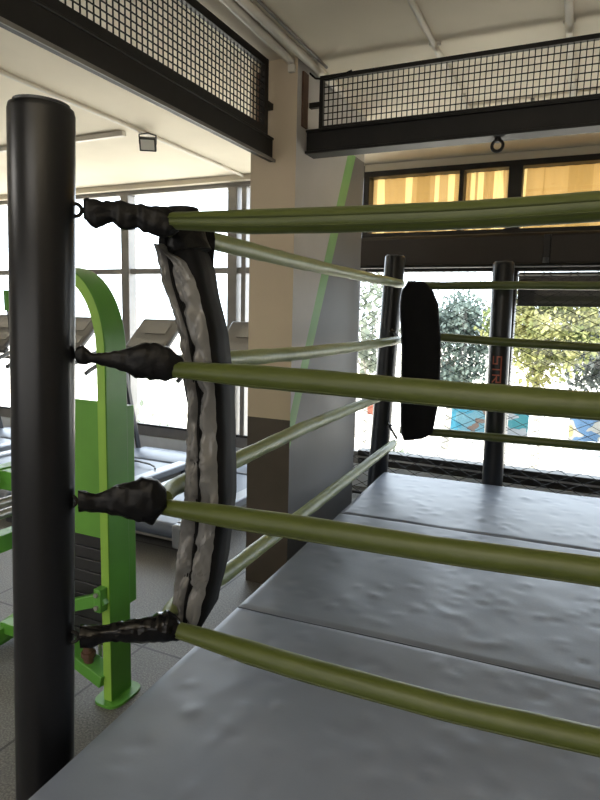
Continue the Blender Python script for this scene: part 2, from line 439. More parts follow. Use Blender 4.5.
def mesh_panel(p0, p1, z0, z1, label, cell=.047, bar=.03, rowh=.03):
    """rectangular welded wire panel between two plan points"""
    p0 = Vector(p0); p1 = Vector(p1); t = (p1-p0); L = t.length; t.normalize()
    base = (p0.x, p0.y, z0)
    r = thing('mesh_panel', base, label, 'mesh panel')
    f = MB(); P = lambda s, z: Vector((p0.x+t.x*s, p0.y+t.y*s, z))
    n = Vector((-t.y, t.x, 0))
    f.bar(P(0, z0+bar/2), P(L, z0+bar/2), bar, .025, side=(0,0,1)); f.bar(P(0, z1-bar/2), P(L, z1-bar/2), bar, .025, side=(0,0,1))
    f.bar(P(bar/2, z0+bar), P(bar/2, z1-bar), bar, .025, side=t); f.bar(P(L-bar/2, z0+bar), P(L-bar/2, z1-bar), bar, .025, side=t)
    f.build('panel_frame', M['beam'], r)
    w = MB(); k = int((L-2*bar)/cell)
    for i in range(1, k+1):
        s = bar + i*(L-2*bar)/(k+1); w.bar(P(s, z0+bar*.8), P(s, z1-bar*.8), .0042, .0042, side=t)
    h = z1-z0-2*bar; k = max(1, round(h/rowh))
    for i in range(1, k):
        z = z0+bar+h*i/k; w.bar(P(bar*.8, z)+n*.004, P(L-bar*.8, z)+n*.004, .0042, .0042, side=(0,0,1))
    w.build('wire_grid', M['wire'], r)
    return r
mp1 = mesh_panel((-1.528, 2.80, 0), (-1.528, -1.1, 0), 2.383, 2.735, 'black wire mesh panel above the left steel beam, running towards the camera', cell=.030, bar=.036, rowh=.028)
MB().bar((-1.528, 2.80, 2.53), (-1.528, 2.85, 2.53), .03, .03).build('bracket', M['beam'], mp1)
mp2 = mesh_panel((-1.325, 3.005, 0), (XR-.02, 3.005, 0), 2.438, 2.70, 'black wire mesh panel above the far cross beam, right of the pillar', cell=.0258, bar=.020, rowh=.0317)
MB().bar((-1.381, 3.005, 2.565), (-1.32, 3.005, 2.565), .025, .025).build('bracket', M['beam'], mp2)
# rusty upright plates on the pillar that hold the panels
tag(MB().box2((-1.60, 2.838, 2.40), (-1.548, 2.8495, 2.70)).build('wall_bracket', M['rust'], base=(-1.57, 2.85, 2.40)),
    'narrow rusty plate on the pillar front at the end of the left mesh panel', 'bracket')
tag(MB().box2((-1.3805, 2.90, 2.44), (-1.371, 2.96, 2.70)).build('wall_bracket', M['rust'], base=(-1.37, 2.93, 2.44)),
    'narrow rusty plate on the pillar side at the end of the far mesh panel', 'bracket')
# eye bolt under the far beam
eb = thing('eye_bolt', (-.435, 3.0, 2.26), 'black eye bolt hanging under the far cross beam', 'eye bolt')
MB().torus((-.435, 3.0, 2.285), (0,1,0), .024, .0075).build('eye', M['beam'], eb)
MB().tube([(-.435, 3.0, 2.30), (-.435, 3.0, 2.319)], .014, 12).build('shank', M['beam'], eb)

# ------------------------------------------------------------------ ceiling fittings
def conduit(path, r, label, m='white_plastic', clips=True, name='conduit_pipe'):
    root = thing(name, path[0], label, 'pipe')
    MB().tube(path, r, 10).build('pipe', M[m], root)
    if clips:
        a, b = Vector(path[0]), Vector(path[-1]); n = max(2, int((b-a).length/.7))
        for i in range(n):
            p = a.lerp(b, (i+.5)/n); MB().box((p.x, p.y, ZC-.006), (.05 if abs((b-a).y) > abs((b-a).x) else .02, .02 if abs((b-a).y) > abs((b-a).x) else .05, .012)).build('clip', M[m], root)
    return root
conduit([(-1.385, .6, 2.728), (-1.395, 2.2, 2.728), (-1.415, 2.842, 2.728)], .020, 'thick beige ceiling pipe reaching the front of the pillar')
conduit([(-1.325, .6, 2.728), (-1.335, 2.2, 2.728), (-1.335, 3.35, 2.728)], .020, 'thick beige ceiling pipe passing beside the pillar, right of its twin')
conduit([(-1.285, .6, 2.738), (-1.29, 2.2, 2.738), (-1.292, 3.0, 2.738)], .007, 'thin dark cable beside the twin ceiling pipes', 'grey_plastic', False, 'ceiling_cable')
conduit([(-.715, 1.2, 2.735), (-.745, 4.0, 2.735)], .013, 'slim white pipe along the ceiling, ending behind the far mesh panel')
conduit([(-.155, 1.2, 2.733), (-.175, 4.0, 2.733)], .017, 'white ceiling pipe farthest right, crossing above the far mesh panel')
conduit([(-.78, 3.88, 2.700), (2.4, 3.82, 2.700)], .014, 'dark cable tray crossing the ceiling behind the far mesh panel', 'grey_plastic')
conduit([(-2.93, .3, 2.735), (-2.91, 3.5, 2.735), (-2.925, 4.94, 2.735)], .013, 'pale conduit along the low ceiling that carries the floodlight')
tag(MB().box2((-4.7, 3.50, 2.715), (-3.05, 3.545, 2.75)).build('batten_lamp', M['white_plastic'], base=(-3.9, 3.52, 2.75), bevel=.006),
    'slim pale batten lamp on the ceiling behind the near black post', 'lamp')
tag(MB().tube([(-1.3805, 2.99, 2.72), (-1.345, 2.982, 2.688), (-1.28, 2.982, 2.674), (-1.21, 2.982, 2.682), (-1.15, 2.984, 2.70)], .005, 8).build('slack_cable', M['wire'], base=(-1.3, 2.98, 2.68)),
    'short slack black cable at the pillar end of the far mesh panel', 'cable')
tag(MB().box2((-1.425, 2.825, 2.675), (-1.390, 2.8495, 2.712)).build('junction_box', M['white_plastic'], base=(-1.41, 2.85, 2.69), bevel=.004), 'tiny pale junction box at the top corner of the pillar', 'junction box')
# LED floodlight
fl = thing('floodlight', (-2.89, 3.58, 2.75), 'small black floodlight on the ceiling conduit above the treadmills', 'floodlight')
Rf = Matrix.Rotation(math.radians(32), 3, 'Z') @ Matrix.Rotation(math.radians(30), 3, 'X')
fc = Vector((-2.875, 3.56, 2.655))
b = MB(); b.box(fc, (.115, .035, .09), Rf)
for i in range(5): b.box(fc + Rf @ Vector((-.04+.02*i, .024, 0)), (.005, .02, .065), Rf)
b.build('housing', M['dark_plastic'], fl, bevel=.004)
MB().box(fc + Rf @ Vector((0, -.019, 0)), (.092, .004, .068), Rf).build('lens', M['lens'], fl)
MB().tube([fc + Rf @ Vector((-.055,0,0)), fc + Rf @ Vector((-.058, .0, .03)) + Vector((0,0,.03)), (-2.89, 3.58, 2.735), fc + Rf @ Vector((.058,.0,.03)) + Vector((0,0,.03)), fc + Rf @ Vector((.055,0,0))], .006, 6).build('yoke', M['dark_plastic'], fl)

# bracket on the lintel
lb = thing('lintel_bracket', (-.31, FY-.10, 1.89), 'dark hanging bracket on the brown lintel, right of the lettered post', 'bracket')
MB().box2((-.335, FY-.125, 1.93), (-.285, FY-.101, 2.13)).build('plate', M['frame'], lb, bevel=.004)
MB().tube([(-.31, FY-.135, 1.96), (-.31, FY-.135, 1.895)], .02, 10).build('roller', M['dark_plastic'], lb)

# ------------------------------------------------------------------ ring: platform, mats, posts
ZR = .42
Y0, Y1, X0r, X1r = .55, 4.11, -1.0, 2.10
pf = MB()
def ringbox(mb, x0, y0, z0, x1, y1, z1, mi=0):
    vs = [rg(x, y, z) for z in (z0, z1) for y in (y0, y1) for x in (x0, x1)]
    mb.add(vs, [(0,2,3,1),(4,5,7,6),(0,1,5,4),(2,6,7,3),(0,4,6,2),(1,3,7,5)], mi); return mb
ringbox(pf, X0r+.03, Y0+.02, 0, X1r, Y1-.02, ZR-.05)
tag(pf.build('ring_platform', M['turf'], base=rg(.5, 2.3, 0), smooth=False), 'low black platform that carries the grey ring mats', 'platform')

def ring_mat(y0, y1, label):
    nx, ny = 210, max(20, int((y1-y0)/.0155)); mb = MB(); vs = []
    rnd = random.Random(int(y0*100)); cells = {}
    for i in range(int(330*(y1-y0))):
        px_, py_ = rnd.uniform(X0r+.05, X1r), rnd.uniform(y0+.05, y1-.05)
        d_ = (px_, py_, rnd.uniform(.012, .022), rnd.uniform(.0012, .0034)*rnd.choice((1, 1, -1)), rnd.uniform(0, PI))
        for a in range(-1, 2):
            for b in range(-1, 2): cells.setdefault((int(px_/.12)+a, int(py_/.12)+b), []).append(d_)
    def H(x, y):
        e = min(x-X0r, y-y0, y1-y, .05); e = max(e, 0)
        edge = -.006*(1-min(1, e/.016))**2
        d = noise.noise(Vector((x*3.2, y*3.2, y0)))*.0032 + noise.noise(Vector((x*9, y*9, 3+y0)))*.0008
        for px_, py_, r_, h_, an in cells.get((int(x/.12), int(y/.12)), ()):
            u = ((x-px_)*math.cos(an) + (y-py_)*math.sin(an))/1.5; v = -(x-px_)*math.sin(an) + (y-py_)*math.cos(an)
            k = (u*u+v*v)/(r_*r_)
            if k < 5: d += h_*math.exp(-k)*(1.25 if y0 < 1 else 1)
        return ZR + edge + d - .003
    for j in range(ny+1):
        for i in range(nx+1):
            x = X0r + (X1r-X0r)*i/nx; y = y0 + (y1-y0)*j/ny
            vs.append(rg(x, y, H(x, y)))
    fs = [(j*(nx+1)+i, j*(nx+1)+i+1, (j+1)*(nx+1)+i+1, (j+1)*(nx+1)+i) for j in range(ny) for i in range(nx)]
    mb.add(vs, fs)
    # sides
    ring = [i for i in range(nx+1)] + [(j)*(nx+1)+nx for j in range(1, ny+1)] + [ny*(nx+1)+i for i in range(nx-1, -1, -1)] + [j*(nx+1) for j in range(ny-1, 0, -1)]
    low = [Vector((vs[k].x, vs[k].y, ZR-.049)) for k in ring]
    o = len(mb.v); mb.v += low; n = len(ring)
    for k in range(n):
        mb.f.append([ring[k], o+k, o+(k+1) % n, ring[(k+1) % n]]); mb.m.append(0)
    mb.f.append([o+k for k in range(n)]); mb.m.append(0)
    return tag(mb.build('ring_mat', M['mat'], base=rg(.5, (y0+y1)/2, ZR-.05), angle=60), label, 'mat', 'grey mats on the ring platform')
ring_mat(.55, 1.905, 'grey vinyl ring mat nearest the camera, under the front ropes')
ring_mat(1.911, 3.115, 'grey vinyl ring mat in the middle, between the two seams')
ring_mat(3.121, 4.11, 'grey vinyl ring mat farthest away, below the chain link fence')

def ring_post(top, bot, r, label):
    top, bot = Vector(top), Vector(bot)
    root = thing('ring_post', bot, label, 'post', 'black ring posts')
    d = top-bot; path = [bot+d*t for t in (0, .25, .5, .75, .992)] ; rr = [r]*5
    path += [bot+d*.998, top]; rr += [r*.96, r*.86]
    MB().tube(path, rr, 40).build('padded_sleeve', M['post'], root, angle=50)
    MB().tube([bot, bot+d*.006], r+.03, 32).build('base_plate', M['beam'], root)
    MB().tube([top-d*.0005, top+d*.003], r*.84, 32).build('cap', M['dark_plastic'], root)
    return root
NPB, NPT = rg(-1.152, 1.10, 0), rg(-1.079, 1.10, 1.945)
ring_post(NPT, NPB, .0715, 'tall thick black ring post nearest the camera')
FPB, FPT = rg(-1.085, 4.20, 0), rg(-1.012, 4.20, 1.918)
ring_post(FPT, FPB, .069, 'black ring post behind the far corner pad')
LPB, LPT = rg(-.268, 4.20, 0), rg(-.298, 4.20, 1.868)
lp = ring_post(LPT, LPB, .067, 'black ring post with red lettering, in front of the chain link fence')
# red letters reading downwards, tops to the right: S T R
def letters(root, bot, top, r, zt, H=.058, W=.062, gap=.018, st=.010, turn=-1.95):
    mb = MB(); d = (top-bot); d.normalize()
    def P(u, v):        # u metres down the post, v metres around (to the right)
        c = bot + d*((zt-u-bot.z)/d.z); a = turn + v/r
        return Vector((c.x + (r+.0012)*math.cos(a), c.y + (r+.0012)*math.sin(a), c.z))
    def stroke(u0, v0, u1, v1):
        n = 6
        L = math.hypot(u1-u0, v1-v0); tx, ty = (u1-u0)/L, (v1-v0)/L; nx, ny = -ty*st/2, tx*st/2
        u0 -= tx*st/2; v0 -= ty*st/2; u1 += tx*st/2; v1 += ty*st/2
        vs = []
        for i in range(n+1):
            t = i/n; u = u0+(u1-u0)*t; v = v0+(v1-v0)*t
            vs += [P(u+nx, v+ny), P(u-nx, v-ny)]
        mb.add(vs, [(2*i, 2*i+1, 2*i+3, 2*i+2) for i in range(n)])
    # S
    x = 0
    for s in (((0,H),(W,H)), ((0,H),(0,H/2)), ((0,H/2),(W,H/2)), ((W,H/2),(W,0)), ((W,0),(0,0))): stroke(x+s[0][0], s[0][1], x+s[1][0], s[1][1])
    x = W+gap
    for s in (((-gap,H),(W,H)), ((W/2,H),(W/2,0))): stroke(x+s[0][0], s[0][1], x+s[1][0], s[1][1])
    x = 2*(W+gap)
    for s in (((-gap,H),(W,H)), ((0,H*.8),(0,0)), ((W,H),(W,H/2)), ((0,H/2),(W,H/2)), ((W*.3,H/2),(W,0))): stroke(x+s[0][0], s[0][1], x+s[1][0], s[1][1])
    mb.build('lettering', M['letters'], root, smooth=False)
letters(lp, LPB, LPT, .067, 1.262, H=.05, W=.046, gap=.014, st=.0085)

# ------------------------------------------------------------------ ropes
LV = [1.708, 1.353, 1.013, .655]
RR = .0272
def rope(path, r, label, group, wr=.03, seam_dir=None, flat=1.0, seed=0, ribs=None, taper=True, m='rope'):
    """fabric-sleeved rope along a dense path"""
    P = []
    for a, b in zip(path, path[1:]):
        a, b = Vector(a), Vector(b); n = max(2, int((b-a).length/.03))
        P += [a.lerp(b, i/n) for i in range(n)]
    P.append(Vector(path[-1]))
    # smooth
    for _ in range(6):
        P = [P[0]] + [(P[i-1]+P[i]*2+P[i+1])/4 for i in range(1, len(P)-1)] + [P[-1]]
    n = 16; N = len(P)
    def wob(i, k):
        p = P[i]; a = 2*PI*k/n
        w = 1 + wr*1.6*noise.noise(Vector((p.x*9+seed*7+math.cos(a)*1.1, p.y*9+math.sin(a)*1.1, p.z*9))) + wr*noise.noise(Vector((i*.35+seed*3, math.cos(a)*2, math.sin(a)*2)))
        if ribs and ribs[0] < p.y < ribs[1]: w += .05*math.sin(p.y*2*PI/.028)
        return w
    rad = [r*(.72+.28*min(1, i/7)) if taper else r for i in range(N)]
    sec = [(math.cos(2*PI*k/n), math.sin(2*PI*k/n)*flat) for k in range(n)]
    root = thing('ring_rope', P[N//2], label, 'rope', group)
    MB().tube(P, rad, sec=sec, wob=wob).build('sleeve', M[m], root, angle=70)
    if seam_dir:
        fr = frames(P); mb = MB()
        for sd in seam_dir:
            a = math.radians(sd); mb.tube([p + u*math.sin(a)*rad[i]*flat*1.0 + w*math.cos(a)*rad[i]*1.0 for i, (p, t, u, w) in enumerate(fr)], .0026, 6)
        mb.build('seam', M['rope_seam'], root)
    return root
FX = 2.10
words_ = ['topmost', 'second from top', 'third from top', 'lowest']
front = [
    [(-.862,1.27,1.716),(-.67,1.27,1.707),(-.45,1.27,1.7035),(-.15,1.27,1.703),(.10,1.27,1.7115),(FX,1.27,1.74)],
    [(-.845,1.27,1.359),(-.5,1.27,1.353),(-.17,1.27,1.344),(.12,1.27,1.342),(FX,1.27,1.35)],
    [(-.885,1.27,1.004),(-.5,1.27,1.007),(-.16,1.27,1.009),(.13,1.27,1.018),(FX,1.27,1.03)],
    [(-.85,1.27,.675),(-.7,1.27,.666),(-.495,1.27,.656),(-.14,1.27,.649),(.158,1.27,.662),(FX,1.27,.70)]]
seams = [(14, -30), (-48,), (-52,), (-25,)]
for i, p in enumerate(front):
    rope([rg(*q) for q in p], RR*(1.02 if i < 3 else 1.06), words_[i] + ' of the four olive green ropes along the front of the ring', 'front ring ropes',
         wr=.035 if i else .02, seam_dir=seams[i], seed=i, flat=1.0)
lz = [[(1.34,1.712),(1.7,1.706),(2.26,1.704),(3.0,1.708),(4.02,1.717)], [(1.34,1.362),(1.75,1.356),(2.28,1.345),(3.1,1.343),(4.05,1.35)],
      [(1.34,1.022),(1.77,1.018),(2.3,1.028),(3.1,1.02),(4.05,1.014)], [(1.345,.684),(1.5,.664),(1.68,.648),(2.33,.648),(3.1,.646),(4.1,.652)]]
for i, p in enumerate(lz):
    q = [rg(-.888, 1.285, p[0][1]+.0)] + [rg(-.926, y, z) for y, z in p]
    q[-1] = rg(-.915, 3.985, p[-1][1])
    rope(q, RR*.98, words_[i] + ' of the four window-lit green ropes along the left side of the ring', 'side ring ropes', wr=.05, seed=10+i, m='rope_side_lit', ribs=(1.7, 2.15) if i == 1 else None)
fz = [[(-.87,1.712),(-.7,1.704),(-.3,1.711),(.26,1.709),(FX-.05,1.74)], [(-.87,1.385),(-.64,1.381),(-.27,1.364),(.29,1.350),(FX-.05,1.34)],
      [(-.87,1.05),(.3,1.055),(FX-.05,1.06)], [(-.87,.752),(-.66,.757),(-.23,.759),(.34,.761),(FX-.05,.77)]]
for i, p in enumerate(fz):
    rope([rg(x, 3.98, z) for x, z in p], RR*(.98 if i != 0 else .92), words_[i] + ' of the four dark green ropes along the far side of the ring', 'far ring ropes', wr=.03, seed=20+i, taper=False)

# ------------------------------------------------------------------ sleeves that tie the front ropes to the near post
SLA, SLB = (-1.02, 1.15), (-.85, 1.272)
def sleeve(stations, label, m='vinyl', ridges=0, seed=0, wrinkle=.12, flat=.62, fold=.12, sharp=.75):
    """stations: (t along the line from post to rope, height of the centre, half height)"""
    P_ = lambda t, z: rg(SLA[0]+(SLB[0]-SLA[0])*t, SLA[1]+(SLB[1]-SLA[1])*t, z)
    a = P_(stations[0][0], stations[0][1])
    root = thing('turnbuckle_sleeve', a, label, 'rope sleeve', 'black sleeves at the near post')
    rows = []; N = 60; n = 28
    across = rg(SLB[1]-SLA[1], -(SLB[0]-SLA[0])).normalized()
    for i in range(N+1):
        t = stations[0][0] + (stations[-1][0]-stations[0][0])*i/N
        z, h = lerp_table([(q[0], q[1], q[2]) for q in stations], t)
        h *= 1.14 if m == 'tape' else 1.03
        wob_z = .0025*noise.noise(Vector((t*14, seed, 0)))
        row = []
        for k in range(n):
            th = 2*PI*k/n; ca, sa = math.cos(th), math.sin(th)
            ca2 = math.copysign(abs(ca)**sharp, ca); 
            w = 1 + wrinkle*noise.noise(Vector((t*9+seed*3, ca*1.4, sa*1.4))) + fold*noise.noise(Vector((t*2.5+seed, th*2.6+t*5, 4)))
            if ridges: w += .13*math.sin(t*ridges*2*PI + 1.3*math.sin(th+seed)) * (.45+.55*noise.noise(Vector((t*4, 2, seed))))*min(1, max(0, t))
            row.append(P_(t, z+wob_z) + across*(ca2*max(.012, h*flat)*w) + Vector((0, 0, sa*h*w)))
        rows.append(row)
    MB().loft(rows).build('wrapped_cover', M[m], root, angle=75)
    e = P_(stations[0][0]-.09, stations[0][1])
    d = (P_(1, 0)-P_(0, 0)).normalized()
    MB().torus(e, across, .014, .0045, 18, 8).tube([e - d*.045, e - d*.012], .007, 8).build('hook_eye', M['beam'], root)
    return root
sleeve([(0.03,1.7272,.022),(0.07,1.7265,.0265),(0.156,1.7231,.0285),(0.326,1.7275,.0215),(0.40,1.722,.031),(0.487,1.7182,.029),(0.60,1.7200,.024),(0.66,1.717,.032),(0.771,1.7125,.0335),(0.904,1.7100,.035),(1.0,1.7125,.026),(1.06,1.7136,.018)],
       'bunched black fabric sleeve tying the topmost front rope to the near post', seed=1, wrinkle=.22, fold=.2)
sleeve([(-0.1,1.3928,.011),(-0.075,1.3935,.020),(-0.019,1.3941,.0227),(0.02,1.389,.019),(0.078,1.3859,.012),(0.264,1.3826,.0181),(0.43,1.3803,.0255),(0.553,1.3792,.0366),(0.745,1.3790,.0429),(0.916,1.3722,.042),(1.043,1.3687,.0285),(1.11,1.3651,.019)],
       'black vinyl sleeve tying the second front rope to the near post', seed=5)
sleeve([(-0.11,1.0339,.0254),(-0.03,1.031,.0245),(0.085,1.0266,.022),(0.186,1.0268,.027),(0.278,1.0296,.0361),(0.427,1.0293,.0427),(0.531,1.0308,.048),(0.647,1.0321,.0534),(0.729,1.0313,.0562),(0.79,1.033,.046),(0.87,1.029,.030),(0.90,1.0257,.024)],
       'wide black vinyl sleeve tying the third front rope to the near post', seed=8, fold=.18)
sleeve([(-0.13,0.6787,.0257),(0.002,0.6764,.0245),(0.154,0.6799,.0190),(0.33,0.6815,.0233),(0.64,0.6787,.0285),(0.786,0.6819,.034),(0.896,0.6827,.036),(0.994,0.6788,.030),(1.06,0.6700,.022)],
       'shiny black taped sleeve tying the lowest front rope to the near post', 'tape', ridges=7, seed=3, wrinkle=.10, flat=.85, sharp=1)

# ------------------------------------------------------------------ near corner pad (seen edge on)
# rows: z, left edge x, right edge x of the grey edge panel (ring coordinates, panel lies near y = 1.335)
PADT = [(.628, -.912, -.842), (.66, -.920, -.826), (.82, -.900, -.790), (1.0, -.876, -.768), (1.27, -.860, -.776), (1.43, -.885, -.796), (1.595, -.945, -.838), (1.68, -.962, -.866), (1.74, -.950, -.880)]
YP = 1.362
cp = thing('corner_pad', rg(-.85, 1.42, .63), 'long curved corner pad at the near post, grey edge panels with a dark zip', 'corner pad', 'ring corner pads')
rows = []
for i in range(61):
    z = .628 + (1.755-.628)*i/60
    L, G = lerp_table(PADT, z)
    e = min(1, (z-.628)/.03, (1.762-z)/.05); e = max(.15, e)**.5
    fx = G - .016; bl_ = max(L, -.893)
    th = .120*e
    if z > 1.6: th *= 1
    pts = [(L+.004, YP), (L+.02, YP-.006), (G-.012, YP-.006), (G+.004, YP+.006), (G+.004, YP+.03), (G-.001, YP+th*.5), (fx, YP+th), (fx-.02, YP+th+.01), (bl_+.03, YP+th+.006), (bl_+.004, YP+th-.02), (bl_, YP+.04)]
    w = [1+.0*k for k in range(len(pts))]
    rows.append([rg(x + .004*noise.noise(Vector((z*9, k, 1))), y + .004*noise.noise(Vector((z*9, k, 5))), z) for k, (x, y) in enumerate(pts)])
MB().loft(rows).build('pad_body', M['pad_black'], cp, angle=70)
# grey quilted panels either side of the zip
def zipfrac(z): return .33 + .14*max(0, min(1, (1.5-z)/.6)) + .045*noise.noise(Vector((z*13, 7, 0)))
for side in (0, 1):
    rows = []
    for i in range(151):
        z = .638 + (1.672-.638)*i/150
        L, G = lerp_table(PADT, z); f = zipfrac(z); S = L+(G-L)*f
        G2 = G if z < 1.5 else min(G, lerp_table([(1.50,-.80),(1.557,-.826),(1.625,-.863),(1.655,-.915),(1.68,-.935)], z)[0])
        a, b = (L+.002, min(S, G2-.012)-.003) if side == 0 else (min(S, G2-.012)+.003, max(G2-.004, S+.004) if z < 1.66 else G2)
        row = []
        for k in range(13):
            t = k/12; x = a+(b-a)*t
            fold = noise.noise(Vector((z*13 + (0 if side else 5) - t*1.2, t*1.3, 2+side*4)))
            bul = math.sin(PI*min(1, max(0, t)))**.6
            pin = max(0, math.sin(z*58 + side*1.7 + 1.5*noise.noise(Vector((z*5, side, 0)))))**3 * (t if side == 0 else 1-t)
            y = YP-.006 - .022*bul*(1 + 1.1*fold) + .016*pin + .009*noise.noise(Vector((z*36 + t*9, t*2, side)))
            row.append(rg(x, y, z))
        rows.append(row)
    MB().loft(rows, closed=False, caps=False).build('edge_panel', M['pad_grey'], cp, angle=80)['label'] = 'grey vinyl edge panel'
zp = []
for i in range(90):
    z = .632 + (1.70-.632)*i/89
    L, G = lerp_table(PADT, z); zp.append(rg(L+(G-L)*zipfrac(z), YP-.010, z))
MB().tube(zp, .0042, 8).build('zip', M['pad_black'], cp)
# gathered cloth at the top of the pad, over the topmost rope
rows = []
for i in range(25):
    t = i/24; z = 1.655 + .115*t; L, G = lerp_table(PADT, z)
    cx, wx = (L+G+.02)/2 + .012*(1-t) - .006, (.054 - .012*t)
    row = []
    for k in range(16):
        a = 2*PI*k/16; q = 1+.18*noise.noise(Vector((t*3, math.cos(a)*1.5, math.sin(a)*1.5)))
        row.append(rg(cx + wx*math.cos(a)*q, YP+.045 + .060*math.sin(a)*q*(1-.3*t), z + .012*math.cos(a)*(1-t)))
    rows.append(row)
MB().loft(rows).build('top_strap', M['vinyl'], cp, angle=80)

# ------------------------------------------------------------------ far corner pad (seen from the front)
fp = thing('corner_pad', rg(-.78, 3.86, .71), 'flat black corner pad hanging at the far post', 'corner pad', 'ring corner pads')
rows = []
FT = [(.70, -.83, -.80), (.71, -.835, -.72), (.76, -.845, -.645), (.83, -.85, -.632), (1.0, -.858, -.612), (1.3, -.868, -.618), (1.58, -.892, -.648), (1.66, -.886, -.682), (1.715, -.862, -.728), (1.73, -.84, -.75)]
for i in range(49):
    z = .70 + 1.03*i/48; a, b = lerp_table(FT, z)
    e = min(1, (z-.70)/.04+.2, (1.73-z)/.05+.2); t = .032*e
    row = []
    for k in range(20):
        an = 2*PI*k/20; ca, sa = math.cos(an), math.sin(an)
        ca = math.copysign(abs(ca)**.45, ca); sa = math.copysign(abs(sa)**.6, sa)
        row.append(rg((a+b)/2 + (b-a)/2*ca, 3.90 + t*sa + .006*noise.noise(Vector((z*5, ca, sa))), z))
    rows.append(row)
MB().loft(rows).build('pad_body', M['pad_black'], fp, angle=70)
MB().tube([rg((lerp_table(FT, z)[0]), 3.90, z) for z in [.73+.033*i for i in range(30)]], .006, 6).build('zip', M['pad_grey'], fp)
# hooks of the far corner
for lev, z in ((3, .70), (1, 1.355)):
    t = thing('turnbuckle', rg(-.93, 4.05, z), ('lowest' if lev == 3 else 'second highest') + ' small metal turnbuckle between far pad and far post', 'turnbuckle', 'far corner turnbuckles')
    MB().tube([rg(-.90, 4.00, z-.01), rg(-.97, 4.10, z+.04), rg(-1.0, 4.14, z+.06)], .009, 8).build('rod', M['beam'], t)
    MB().torus(rg(-.985, 4.12, z+.05), (0,0,1), .02, .006).build('hook_eye', M['beam'], t)

# ------------------------------------------------------------------ chain link fence in front of the right windows
fy = 4.72
cf = thing('chain_link_fence', (.3, fy, 0), 'dark chain link fence standing in front of the right windows', 'fence')
w = MB(); cw, ch = .088, .088; fx0, fx1, fz0, fz1 = -1.78, 2.5, .03, 1.90
ncol = int((fx1-fx0)/cw)
for c in range(ncol):
    x = fx0 + (c+.5)*cw; path = []; k = 0; z = fz0
    while z <= fz1 + 1e-6:
        # neighbouring wires hook into each other at the points where they meet
        sx = (1 if (k + c) % 2 else -1)
        path.append((x + sx*cw*.5, fy + sx*.003, z)); z += ch/2; k += 1
    fr_ = path
    for a, b in zip(fr_, fr_[1:]): w.bar(a, b, .0038, .0038)
wire_obj = w.build('wire_mesh', M['wire'], cf, smooth=False)
for z in (fz0, fz1-.005): MB().tube([(fx0, fy, z), (fx1, fy, z)], .012, 8).build('rail', M['wire'], cf)
for x in (fx0, -.60, .9, fx1): MB().tube([(x, fy+.012, 0), (x, fy+.012, 1.905)], .016, 8).build('fence_post', M['wire'], cf)

# ------------------------------------------------------------------ green weight machine beside the near post
gm = thing('weight_machine', (-1.77, 1.71, 0), 'bright green arched weight machine standing behind the near black post', 'gym machine')
GXC, GHW, GTH, GFL = -1.770, .235, .036, .0      # centre of the right bend, its half width, radial thickness, flat top length
GYF, GYB, ZS, GHT = 1.655, 1.766, 1.335, .322    # front and back of the arch band, spring line, rise
def arch_pt(a, ins=0.0):
    """outer arch curve (ins metres inside it) at angle a from the right leg"""
    ca, sa = math.cos(a), math.sin(a); e = .92
    return GXC - (GFL if a > PI/2 else 0) + (GHW-ins)*math.copysign(abs(ca)**e, ca), ZS + (GHT-ins)*abs(sa)**e
def arch_path(ins, z0=.011):
    out = [(GXC+GHW-ins, z0), (GXC+GHW-ins, .5), (GXC+GHW-ins, 1.0)]
    out += [arch_pt(PI/2*i/14, ins) for i in range(15)] + [arch_pt(PI/2*(1.0001+i/14), ins) for i in range(15)]
    xl = GXC-GFL-GHW+ins
    return out + [(xl, 1.0), (xl, .5), (xl, z0)]
A0, A1 = arch_path(0), arch_path(GTH)
MB().loft([[Vector((x, GYF, z)), Vector((x, GYB, z)), Vector((x2, GYB, z2)), Vector((x2, GYF, z2))] for (x, z), (x2, z2) in zip(A0, A1)]).build('arch_frame', M['green'], gm, bevel=.003, angle=30)
# front edge of the arch, coloured lighter to show daylight on it
MB().loft([[Vector((x, GYF-.003, z)), Vector((x2, GYF-.003, z2)), Vector((x2+(.004 if x2 < GXC-GFL/2 else -.004), GYF+.03, z2))] for (x, z), (x2, z2) in zip(arch_path(.001), arch_path(GTH+.002))], closed=False, caps=False).build('front_edge', M['green_lit'], gm)
for sx in (1, -1):
    vs = []
    for k in range(28):
        a = 2*PI*k/28; ca, sa = math.cos(a), math.sin(a)
        vs.append(((GXC if sx > 0 else GXC-GFL)+sx*(GHW-.02)+math.copysign(abs(ca)**.6, ca)*.062, (GYF+GYB)/2+math.copysign(abs(sa)**.6, sa)*.088))
    MB().loft([[Vector((x, y, 0)) for x, y in vs], [Vector((x, y, .010)) for x, y in vs]]).build('foot_plate', M['green'], gm)
    gx_ = GXC if sx > 0 else GXC-GFL
    MB().box2((gx_+sx*(GHW-.004), GYB, .36), (gx_+sx*(GHW-.05), GYB+.042, 1.145)).build('side_flange', M['green'], gm, bevel=.003)
MB().box2((-1.965, 1.700, .635), (-1.572, 1.712, 1.165)).build('shroud_panel', M['green_mid'], gm, bevel=.002)
ws = MB()
for i in range(10): ws.box2((-1.90, 1.72, .18+.05*i), (-1.615, 1.79, .226+.05*i))
ws.build('weight_stack', M['stack'], gm, bevel=.003)
MB().box2((-1.905, 1.71, .69), (-1.61, 1.80, .715)).box2((-1.69, 1.72, .715), (-1.645, 1.76, .80)).build('top_plate', M['grey_plastic'], gm, bevel=.003)
for xg in (-1.80, -1.67): MB().tube([(xg, 1.74, .1), (xg, 1.74, 1.12)], .008, 10).build('guide_rod', M['steel'], gm)
MB().bar((-1.93, 1.64, .285), (-1.545, 1.640, .435), .03, .048, side=(0,1,0)).build('cross_bar', M['green'], gm, bevel=.004)
